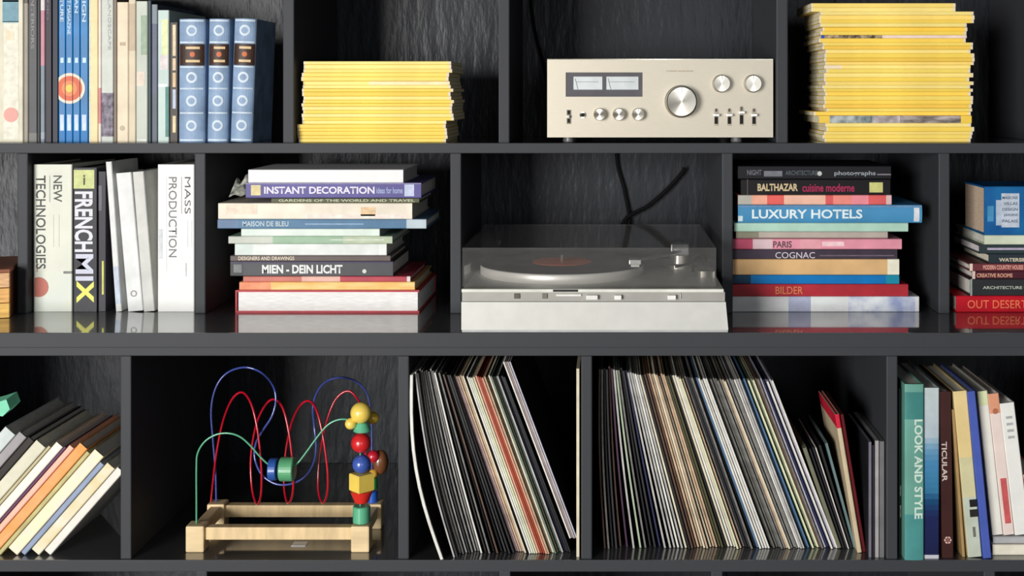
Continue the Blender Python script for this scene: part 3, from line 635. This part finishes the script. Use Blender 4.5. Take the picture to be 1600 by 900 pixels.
# thin things lying across the leaning row
bm = bmesh.new()
pr = [(-.035, 0), (0.0, -.006), (.012, .006), (.006, .022), (-.012, .016), (-.035, .010)]
a_ = [bm.verts.new((p[0], 0, p[1])) for p in pr]; c_ = [bm.verts.new((p[0]+.004, .03, p[1]+.006)) for p in pr]
bm.faces.new(a_)
for i in range(len(pr)): bm.faces.new((a_[i], a_[(i+1) % len(pr)], c_[(i+1) % len(pr)], c_[i]))
bm.faces.new(c_)
Yp = .12
o = from_bm('folded_paper', bm, mat((126, 214, 176), .5), None, (XX(4, Yp), Yp, ZZ(645, Yp)))
tag(o, 'mint green folded paper on top of the leaning books at the left edge', 'paper')

# ------------------------------------------------------------------ bead maze toy
Yt = .032
toy = root('bead_maze', (XX(433, Yt), Yt, SHELF[3]), 'wooden bead maze toy with green, red and blue wires', 'toy')
ox, oz = XX(433, Yt), SHELF[3]
def tp(px, py, Y): return (XX(px, Y)-ox, Y-Yt, ZZ(py, Y)-oz)
BEECH = mat((226, 200, 154), .5, .12, 12, .4, stretch=(1, 1, 6)); BEE2 = mat((222, 194, 146), .5, .12, 14, .4, stretch=(6, 1, 1))
pw_, ph = .0292, .0415
fx0, fx1 = XX(304, Yt)-ox, XX(562.5, Yt)-ox; by = .108
for x in (fx0, fx1):
    for y in (0, by):
        box('post', (x-pw_/2, x+pw_/2, y, y+pw_, 0, ph), BEECH, toy, bev=.0025)
for y in (0, by): box('rail', (fx0+pw_/2-.001, fx1-pw_/2+.001, y+.006, y+pw_-.006, .018, .038), BEE2, toy, bev=.0015)
for x in (fx0, fx1): box('rail', (x-.0085, x+.0085, pw_-.001, by+.001, .018, .038), BEECH, toy, bev=.0015)
GRN = mat((70, 160, 120), .3, .03, 40, .6, coat=1); RED = mat((190, 12, 40), .3, .03, 40, .6, coat=1); BLU = mat((60, 74, 150), .3, .03, 40, .6, coat=1)
Yf = Yt+pw_/2; Yr = Yt+by+pw_/2
g = [(307, 820, Yf), (307, 780, Yf), (307, 730, Yf), (309, 708, Yf), (320, 690, Yf), (338, 679, Yf), (358, 677, Yf), (376, 683, Yf), (392, 697, Yf), (406, 713, Yf), (422, 727, Yf), (442, 732, Yf), (462, 726, Yf), (476, 710, Yf), (492, 688, Yf), (508, 668, Yf), (522, 658, Yf), (538, 655, Yf), (553, 660, Yf), (563, 676, Yf), (563, 700, Yf), (563, 760, Yf), (563, 822, Yf)]
w = tube('wire', [tp(*p) for p in g], .0016, GRN, toy); w['label'] = 'green wire'
bl_ = [(338, 795, Yr), (337, 740, Yr), (333, 690, Yr), (330, 640, Yr), (338, 604, Yr), (356, 582, Yr), (383, 574, Yr-.01), (408, 582, Yr-.02), (426, 602, Yf+.03), (431, 625, Yf+.02), (425, 650, Yf+.015), (411, 672, Yf+.02), (400, 692, Yf+.03), (398, 715, Yf+.03), (408, 740, Yf+.02), (428, 755, Yf+.015), (450, 757, Yf+.015), (472, 748, Yf+.02), (488, 728, Yf+.03), (494, 700, Yf+.04), (491, 665, Yf+.05), (489, 635, Yf+.04), (497, 610, Yf+.05), (512, 595, Yf+.06), (534, 590, Yf+.07), (556, 596, Yr-.01), (572, 612, Yr), (579, 640, Yr), (581, 690, Yr), (581, 795, Yr)]
w = tube('wire', [tp(*p) for p in bl_], .0018, BLU, toy); w['label'] = 'blue wire'
rd = [(328, 800, Yr), (332, 760, Yr), (338, 710, Yr-.01), (348, 660, Yr-.02), (362, 625, Yf+.05), (378, 613, Yf+.04), (392, 630, Yf+.02), (402, 670, Yf+.01), (408, 725, Yf+.01), (408, 770, Yf+.02), (402, 788, Yf+.05), (394, 765, Yr-.03), (392, 715, Yr-.02), (400, 665, Yr-.03), (414, 634, Yf+.05), (428, 624, Yf+.04), (442, 638, Yf+.02), (452, 680, Yf+.01), (458, 735, Yf+.01), (457, 772, Yf+.02), (450, 786, Yf+.05), (444, 762, Yr-.03), (446, 710, Yr-.02), (456, 660, Yr-.03), (470, 633, Yf+.05), (484, 627, Yf+.04), (496, 645, Yf+.02), (506, 690, Yf+.01), (512, 740, Yf+.01), (511, 772, Yf+.02), (504, 786, Yf+.05), (497, 762, Yr-.03), (500, 710, Yr-.02), (510, 660, Yr-.03), (524, 625, Yr-.03), (542, 611, Yr-.03), (556, 620, Yr-.03), (566, 645, Yr-.02), (572, 720, Yr-.005), (575, 795, Yr)]
w = tube('wire', [tp(*p) for p in rd], .0018, RED, toy); w['label'] = 'red wire'
def ball(px, py, Y, r, col, lab, sq=1.0, axis='z'):
    k = r*(D0+Y)/2000; n = 12
    prof = [(k*math.sin(PI*(i+.4)/(n+.8))*1.0, -k*sq*math.cos(PI*(i+.4)/(n+.8))) for i in range(n+1)]
    o = lathe('bead', prof, mat(col, .3, .04, 40, .6, coat=.6), toy, tp(px, py, Y), 28, axis, smooth=True); o['label'] = lab; return o
def drum(px, py, Y, r, h, col, lab, r2=None, axis='z', seg=28):
    s_ = (D0+Y)/2000; r2 = r if r2 is None else r2; e = .0015
    prof = [(r*s_-e, -h*s_/2), (r*s_, -h*s_/2+e), (r2*s_, h*s_/2-e), (r2*s_-e, h*s_/2)]
    o = lathe('bead', prof, mat(col, .35, .04, 40, .6, coat=.4), toy, tp(px, py, Y), seg, axis); o['label'] = lab; return o
Yq = Yf
YB, GB, RB, BB = (246, 214, 96), (92, 178, 138), (214, 36, 40), (62, 92, 178)
ball(564, 645, Yq, 16.5, YB, 'big round yellow bead at the top'); ball(548, 662, Yq-.004, 9, YB, 'small yellow lobe'); ball(583, 653, Yf+.03, 9.5, (222, 186, 50), 'small yellow bead behind')
drum(566, 667, Yq, 14, 14, GB, 'green bead under the yellow one', r2=9)
ball(564, 692, Yq, 15.5, RB, 'red ball bead'); ball(565, 725, Yq, 14.5, BB, 'blue ball bead')
o = drum(565, 753, Yq, 19.5, 27, YB, 'yellow cube bead', seg=4); 
drum(565, 776, Yq, 11, 18, (220, 44, 36), 'red cone bead', r2=17); drum(565, 803, Yq, 13.5, 26, GB, 'green drum bead on the post')
ball(583, 713, Yr, 10, (200, 30, 50), 'red bead on the rear wire'); ball(594, 722, Yr+.01, 13, (120, 74, 44), 'brown wooden bead', 1.5); ball(583, 740, Yr, 7, (226, 170, 60), 'small yellow bead on the rear wire')
drum(582, 780, Yr, 8, 26, (30, 84, 180), 'blue bead on the rear wire'); drum(581, 755, Yr, 9, 18, (40, 130, 60), 'green bead on the rear wire')
drum(427.5, 733, Yf, 17, 13, (42, 88, 168), 'blue disc bead on the green wire', axis='x', r2=17); drum(436, 733, Yf, 14, 3, (16, 30, 66), 'dark disc bead', axis='x')
drum(449, 733, Yf, 18.5, 22, (92, 168, 120), 'green disc bead on the green wire', axis='x')
o = box('shelf_glint', (0, .023, 0, .02, 0, .0006), mat((226, 228, 232), .25, .05, 40, .5, .3), None, loc=(XX(455, .06), .06, SHELF[3]+.0003)); tag(o, 'silver sliver standing in for a glint on the shelf under the bead maze toy', 'paper')  # thin silver slab added to stand in for a glint on the shelf

# ------------------------------------------------------------------ record sleeves
def interp(an, x):
    for (a, b_), (c, d) in zip(an, an[1:]):
        if x <= c: return b_+(d-b_)*(x-a)/(c-a)
    return an[-1][1]+(x-an[-1][0])
NAMES = {'w': ('white', (226, 224, 216)), 'c': ('cream', (222, 212, 186)), 'l': ('light grey', (182, 180, 176)), 'g': ('grey', (118, 116, 112)), 'm': ('mottled grey', (96, 96, 90)),
         'k': ('black', (16, 16, 20)), 'd': ('charcoal', (42, 42, 46)), 'b': ('brown', (92, 66, 52)), 't': ('tan', (196, 168, 138)), 'u': ('mauve', (158, 134, 134)), 'r': ('rust', (156, 60, 28)),
         's': ('salmon', (222, 158, 130)), 'o': ('olive', (78, 76, 48)), 'n': ('navy', (34, 40, 78)), 'e': ('green-grey', (112, 130, 118)), 'h': ('pale green', (170, 186, 158)),
         'i': ('ivory-green', (220, 224, 186)), 'z': ('blue', (78, 112, 148)), 'q': ('plum', (66, 38, 62)), 'p': ('lilac', (196, 190, 206)), 'f': ('forest green', (60, 96, 74))}
counts = {}; total = {}
def sleeve(xt, xb, Y, t, L, code, where, group, curve=0.0, label=None, D=.297, cat='record sleeve', name='record_sleeve', light=1.0, col=None, row=3):
    nm, cc = NAMES[code] if code in NAMES else (code, col)
    if col: cc = col
    zs = SHELF[row]; x0 = XX(xb, Y); dx = XX(xt, Y)-x0
    ang = math.asin(max(-1, min(1, dx/L)))
    n = 10 if curve else 1
    bm = bmesh.new(); rings = []; e = t*.12
    for i in range(n+1):
        s_ = i/n; off = -curve*math.sin(PI*s_)
        rings.append([bm.verts.new((off+a, b_, s_*L)) for (a, b_) in ((0, .002), (e, 0), (t-e, 0), (t, .002), (t, D), (0, D))])
    for p, q in zip(rings, rings[1:]):
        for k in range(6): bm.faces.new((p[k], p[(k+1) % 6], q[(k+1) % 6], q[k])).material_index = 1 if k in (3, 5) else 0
    bm.faces.new(rings[0]); bm.faces.new(rings[-1])
    m_ = mat(cc, .45, .28 if code in 'mgulbt' else .14, 55 if code in 'mg' else 26, .5, 0, (1, .2, 1))
    o = from_bm(name, bm, [m_, mat((34, 34, 38), .5, .3, 12)], None, (x0, Y, zs+.0003+(t*math.sin(ang) if ang > 0 else 0)))  # second material darkens the broad faces, shade put into their colour
    o.rotation_euler.y = ang
    if not label:
        key = (where, nm); counts[key] = counts.get(key, 0)+1
        o['_key'] = nm+'|'+where+'|'+str(counts[key])
        tag(o, '%s record sleeve, %s %s one from left, %s' % (nm, nth(counts[key]), nm, where), cat, group)
    else: tag(o, label, cat, group)
    return o
WA, WB = 'narrow record compartment', 'wide record compartment'
GA, GB_ = 'records leaning in the narrow compartment', 'records leaning in the wide compartment'
sleeve(640.2, 687.5, .0, .0056, .292, 'w', WA, GA, curve=.017, label='bright white bowed record sleeve, leftmost in the narrow record compartment')
seqA = 'lkwglkglgwkgkbkdkkuuttcbwwicsrrsttceoelnkk'
ancA = [(646, 706), (678, 751), (706, 803), (726, 824), (742, 841), (752, 852), (770, 871), (786, 889)]
nA = len(seqA); x = 647.5; step = (786-647.5)/(nA-1)
for i, ch in enumerate(seqA):
    xt = x+i*step
    sleeve(xt, interp(ancA, xt), .03+R.uniform(-.006, .008)+(-.02 if i < 2 else 0), min(step, interp(ancA, xt+step)-interp(ancA, xt))*.001015*.955*.94, .297+R.uniform(-.002, .002), ch, WA, GA, curve=max(0, .0085-.0007*i))
for i, (xt, xb, ch) in enumerate([(789.5, 893.5, 'w'), (794, 896.7, 'u'), (798.5, 899.9, 'l'), (803, 903.1, 'p')]):
    pass
# four taller sleeves resting on the last black one
for i, ch in enumerate('wulp'):
    t_ = .0029; ang = -math.radians(21.3)
    px_b, Yk = 889.6+i*3.15, .035+.002*(i % 2)
    o = sleeve(px_b-104, px_b, Yk, t_, .2995, ch, WA, GA, label=['white record sleeve, leftmost of the four tall ones standing highest in the narrow compartment', 'mauve record sleeve, second of the four tall ones in the narrow compartment',
          'light grey record sleeve, third of the four tall ones in the narrow compartment', 'lilac record sleeve, rightmost leaning one in the narrow compartment'][i])
    o.location.z += .021-.0012*(3-i)*0 
sleeve(900.5, 900.5, .012, .0052, .296, 'c', WA, GA, label='cream record sleeve standing upright against the right divider of the narrow compartment', D=.3)
seqB = 'bgkdbqlhgkdnlllwlckbbttctcttookcwcitgkdgkzwwwwmmmmggtcglgwllzzfiiibgpnnwpw'
ancB = [(934, 946), (950, 972), (962, 1006), (968, 1018), (976, 1034), (984, 1052), (1000, 1078), (1018, 1101), (1036, 1124), (1060, 1155), (1084, 1184), (1100, 1203), (1124, 1230), (1156, 1262), (1184, 1290), (1206, 1312)]
nB = len(seqB); x = 935.5; step = (1205-935.5)/(nB-1)
for i, ch in enumerate(seqB):
    xt = x+i*step
    sleeve(xt, interp(ancB, xt)-5, .053+R.uniform(-.007, .007), min(step, interp(ancB, xt+step)-interp(ancB, xt))*.001026*.955*.94, .2885+R.uniform(-.002, .002), ch, WB, GB_, curve=max(0, .004-.0003*i))
# the singles and small books at the right of the wide compartment
GS = 'small records right of the leaning ones in the wide compartment'; Ys = .05
sm_ = [(1254, 1308.5, 701, 7.5, (112, 112, 92), 'wide olive-grey single sleeve nearest the leaning white records'), (1264, 1317, 702, 3.5, (22, 22, 28), 'black single sleeve right of the wide olive-grey one'),
       (1268.5, 1321, 700, 3.5, (28, 26, 34), 'second black single sleeve right of the wide olive-grey one'), (1273.5, 1325, 699, 2.4, (206, 200, 192), 'thin white single sleeve leaning between black ones'),
       (1278.5, 1328, 697, 5, (24, 26, 30), 'thick black single sleeve left of the teal one'), (1289, 1333.7, 694, 5, (96, 122, 124), 'grey-teal single sleeve leaning behind the tall cream book')]
for (xt, xb, yt, wpx, cc, lab) in sm_:
    zt = ZZ(yt, Ys)-SHELF[3]; dx = XX(xt, Ys)-XX(xb, Ys); L = math.hypot(zt, dx)
    sleeve(xt, xb, Ys+R.uniform(-.003, .003), wpx*.00102*.9, L, 'x', WB, GS, label=lab, D=.18, col=cc, cat='single record', name='single_sleeve')
b = upright('tall cream book with a red head, leaning among the small records', 1340, 1347, 648, .03, 3, ((204, 186, 154), .5, .1), D=.16, lean=-9.3, group=None, bands=[(.90, 1, (206, 40, 62), 1)])
b = upright('narrow dark maroon book beside the tall cream one', 1348, 1353.5, 648, .034, 3, (92, 22, 28), D=.16, lean=-9.3)
for (x0_, w_, yt, cc, lab) in [(1357.5, 4.6, 691, (112, 110, 122), 'grey-lilac single sleeve just right of the maroon book'), (1362.6, 4.4, 696, (30, 24, 36), 'black single sleeve between grey-lilac and light grey ones'),
                              (1367.4, 6.4, 689, (162, 160, 160), 'light grey single sleeve, second from the right divider'), (1374.4, 8.2, 690, (110, 110, 112), 'mid grey single sleeve touching the right divider')]:
    sleeve(x0_, x0_, .01, w_*.00101*.96, ZZ(yt, .01)-SHELF[3], 'x', WB, GS, label=lab, D=.18, col=cc, cat='single record', name='single_sleeve')

# ------------------------------------------------------------------ row 3, right: standing books
G = 'books standing at the right of the bottom shelf'
b = upright('black-green book in the shadow beside the left divider, next to the teal one', 1403.6, 1408.2, 607, .02, 3, (28, 38, 34), D=.2, group=G)
b.text('S B', .22, .42, .5, .9, (150, 160, 150))
b = upright('teal book with pale capitals down its spine', 1413.5, 1443, 600, .0, 3, ((104, 160, 146), .42, .12, 10), D=.21, group=G, bands=[(0, .26, (74, 142, 140)), (.80, .955, (66, 132, 128))], rounded=.002)
b.text('LOOK AND STYLE', .235, .80, .50, .94, (206, 226, 214), weight=.03)
stops = [(.022, (22, 28, 70)), (.24, (24, 34, 84)), (.33, (20, 66, 108)), (.40, (52, 116, 156)), (.55, (66, 128, 172)), (.64, (104, 152, 184)), (.72, (176, 190, 200)), (1.0, (196, 208, 208))]
fade = []
for k in range(30):
    a = .022+.978*(k+.5)/30; q = max(i for i in range(len(stops)-1) if stops[i][0] <= a); f = (a-stops[q][0])/(stops[q+1][0]-stops[q][0])
    fade.append((.022+.978*k/30, .022+.978*(k+1)/30, tuple(round(u+(v-u)*f) for u, v in zip(stops[q][1], stops[q+1][1]))))
b = upright('book fading from pale grey through sky blue to navy', 1444, 1467.5, 606, .005, 3, ((190, 204, 206), .42, .08, 10), D=.20, group=G, bands=[(0, .022, (196, 196, 206))]+fade)
b = upright('dark brown book with a pinkish flower emblem at its foot', 1472.5, 1490, 612, .008, 3, ((62, 34, 32), .42, .15, 16), D=.2, lean=-0.9, group=G)
b.text('TICULAR', .46, .70, .08, .55, (206, 190, 182), weight=.02)
for k in range(6): b.disc(.028+.0032*math.sin(k*PI/3), .0088+.0032*math.cos(k*PI/3), .0026, (216, 176, 166), off=.0006)
b.disc(.028, .0088, .0016, (170, 90, 90), off=.0009)
b = upright('thin tan book leaning beside the dark brown one', 1504, 1508.5, 640, .012, 3, (168, 138, 92), D=.2, lean=-4.2, group=G)
b = upright('sand-coloured book, grey-green with black blocks towards its foot', 1513, 1534.5, 612, .01, 3, ((224, 200, 142), .45, .1, 14), D=.2, lean=-5.2, group=G, bands=[(0, .36, (190, 198, 182)), (.36, .6, (206, 200, 158))])
b.patch(.30, .345, .45, 1, (32, 30, 34)); b.patch(.24, .285, .4, 1, (40, 38, 36)); b.patch(.12, .18, .5, .7, (110, 110, 104))
b = upright('bright royal blue book leaning left', 1537, 1549.5, 612, .006, 3, ((74, 94, 176), .42, .08), D=.2, lean=-5.6, group=G)
flat = Book('book', 'cream book lying flat under the leaning white ones at the right edge', 'book', G, False, .19, .25, .0165, (228, 222, 204), (XX(1551, .02), .02, SHELF[3]+.0002), pages=(232, 226, 206))
flat2 = Book('book', 'thinner grey book lying on the cream flat one at the right edge', 'book', G, False, .18, .25, .0105, (176, 176, 178), (XX(1553, .02), .024, SHELF[3]+.0172), pages=(222, 220, 214))
zl = .0280
b = upright('white book with a yellowish head, leaning right of the royal blue one', 1551, 1567.5, 612, .03, 3, ((234, 230, 220), .45, .05), D=.2, lean=-6.2, group=G, zlift=zl, bands=[(.9, 1, (220, 226, 180))])
b = upright('pinkish white book with an orange head and a red patch', 1568.5, 1585.5, 616, .03, 3, ((232, 214, 206), .45, .06), D=.2, lean=-6.4, group=G, zlift=zl, bands=[(.86, 1, (222, 156, 124))])
b.patch(.08, .40, .25, .8, (200, 92, 92)); b.disc(.197, .0085, .0045, (176, 110, 80))
b = upright('white book with small grey marks, leaning at the right edge', 1586.5, 1609.5, 631, .03, 3, ((234, 234, 228), .45, .04), D=.19, lean=-6.8, group=G, zlift=zl)
for k in range(4): b.patch(.88-.05*k, .90-.05*k, .3, .75, (176, 178, 178))
b = upright('brick-red book cut by the right frame edge', 1611, 1638, 742, .03, 3, ((196, 118, 96), .45, .1), D=.17, lean=-7, group=G, zlift=zl, bands=[(.94, 1, (230, 220, 212))])
for o in bpy.data.objects:
    if '_key' in o: del o['_key']
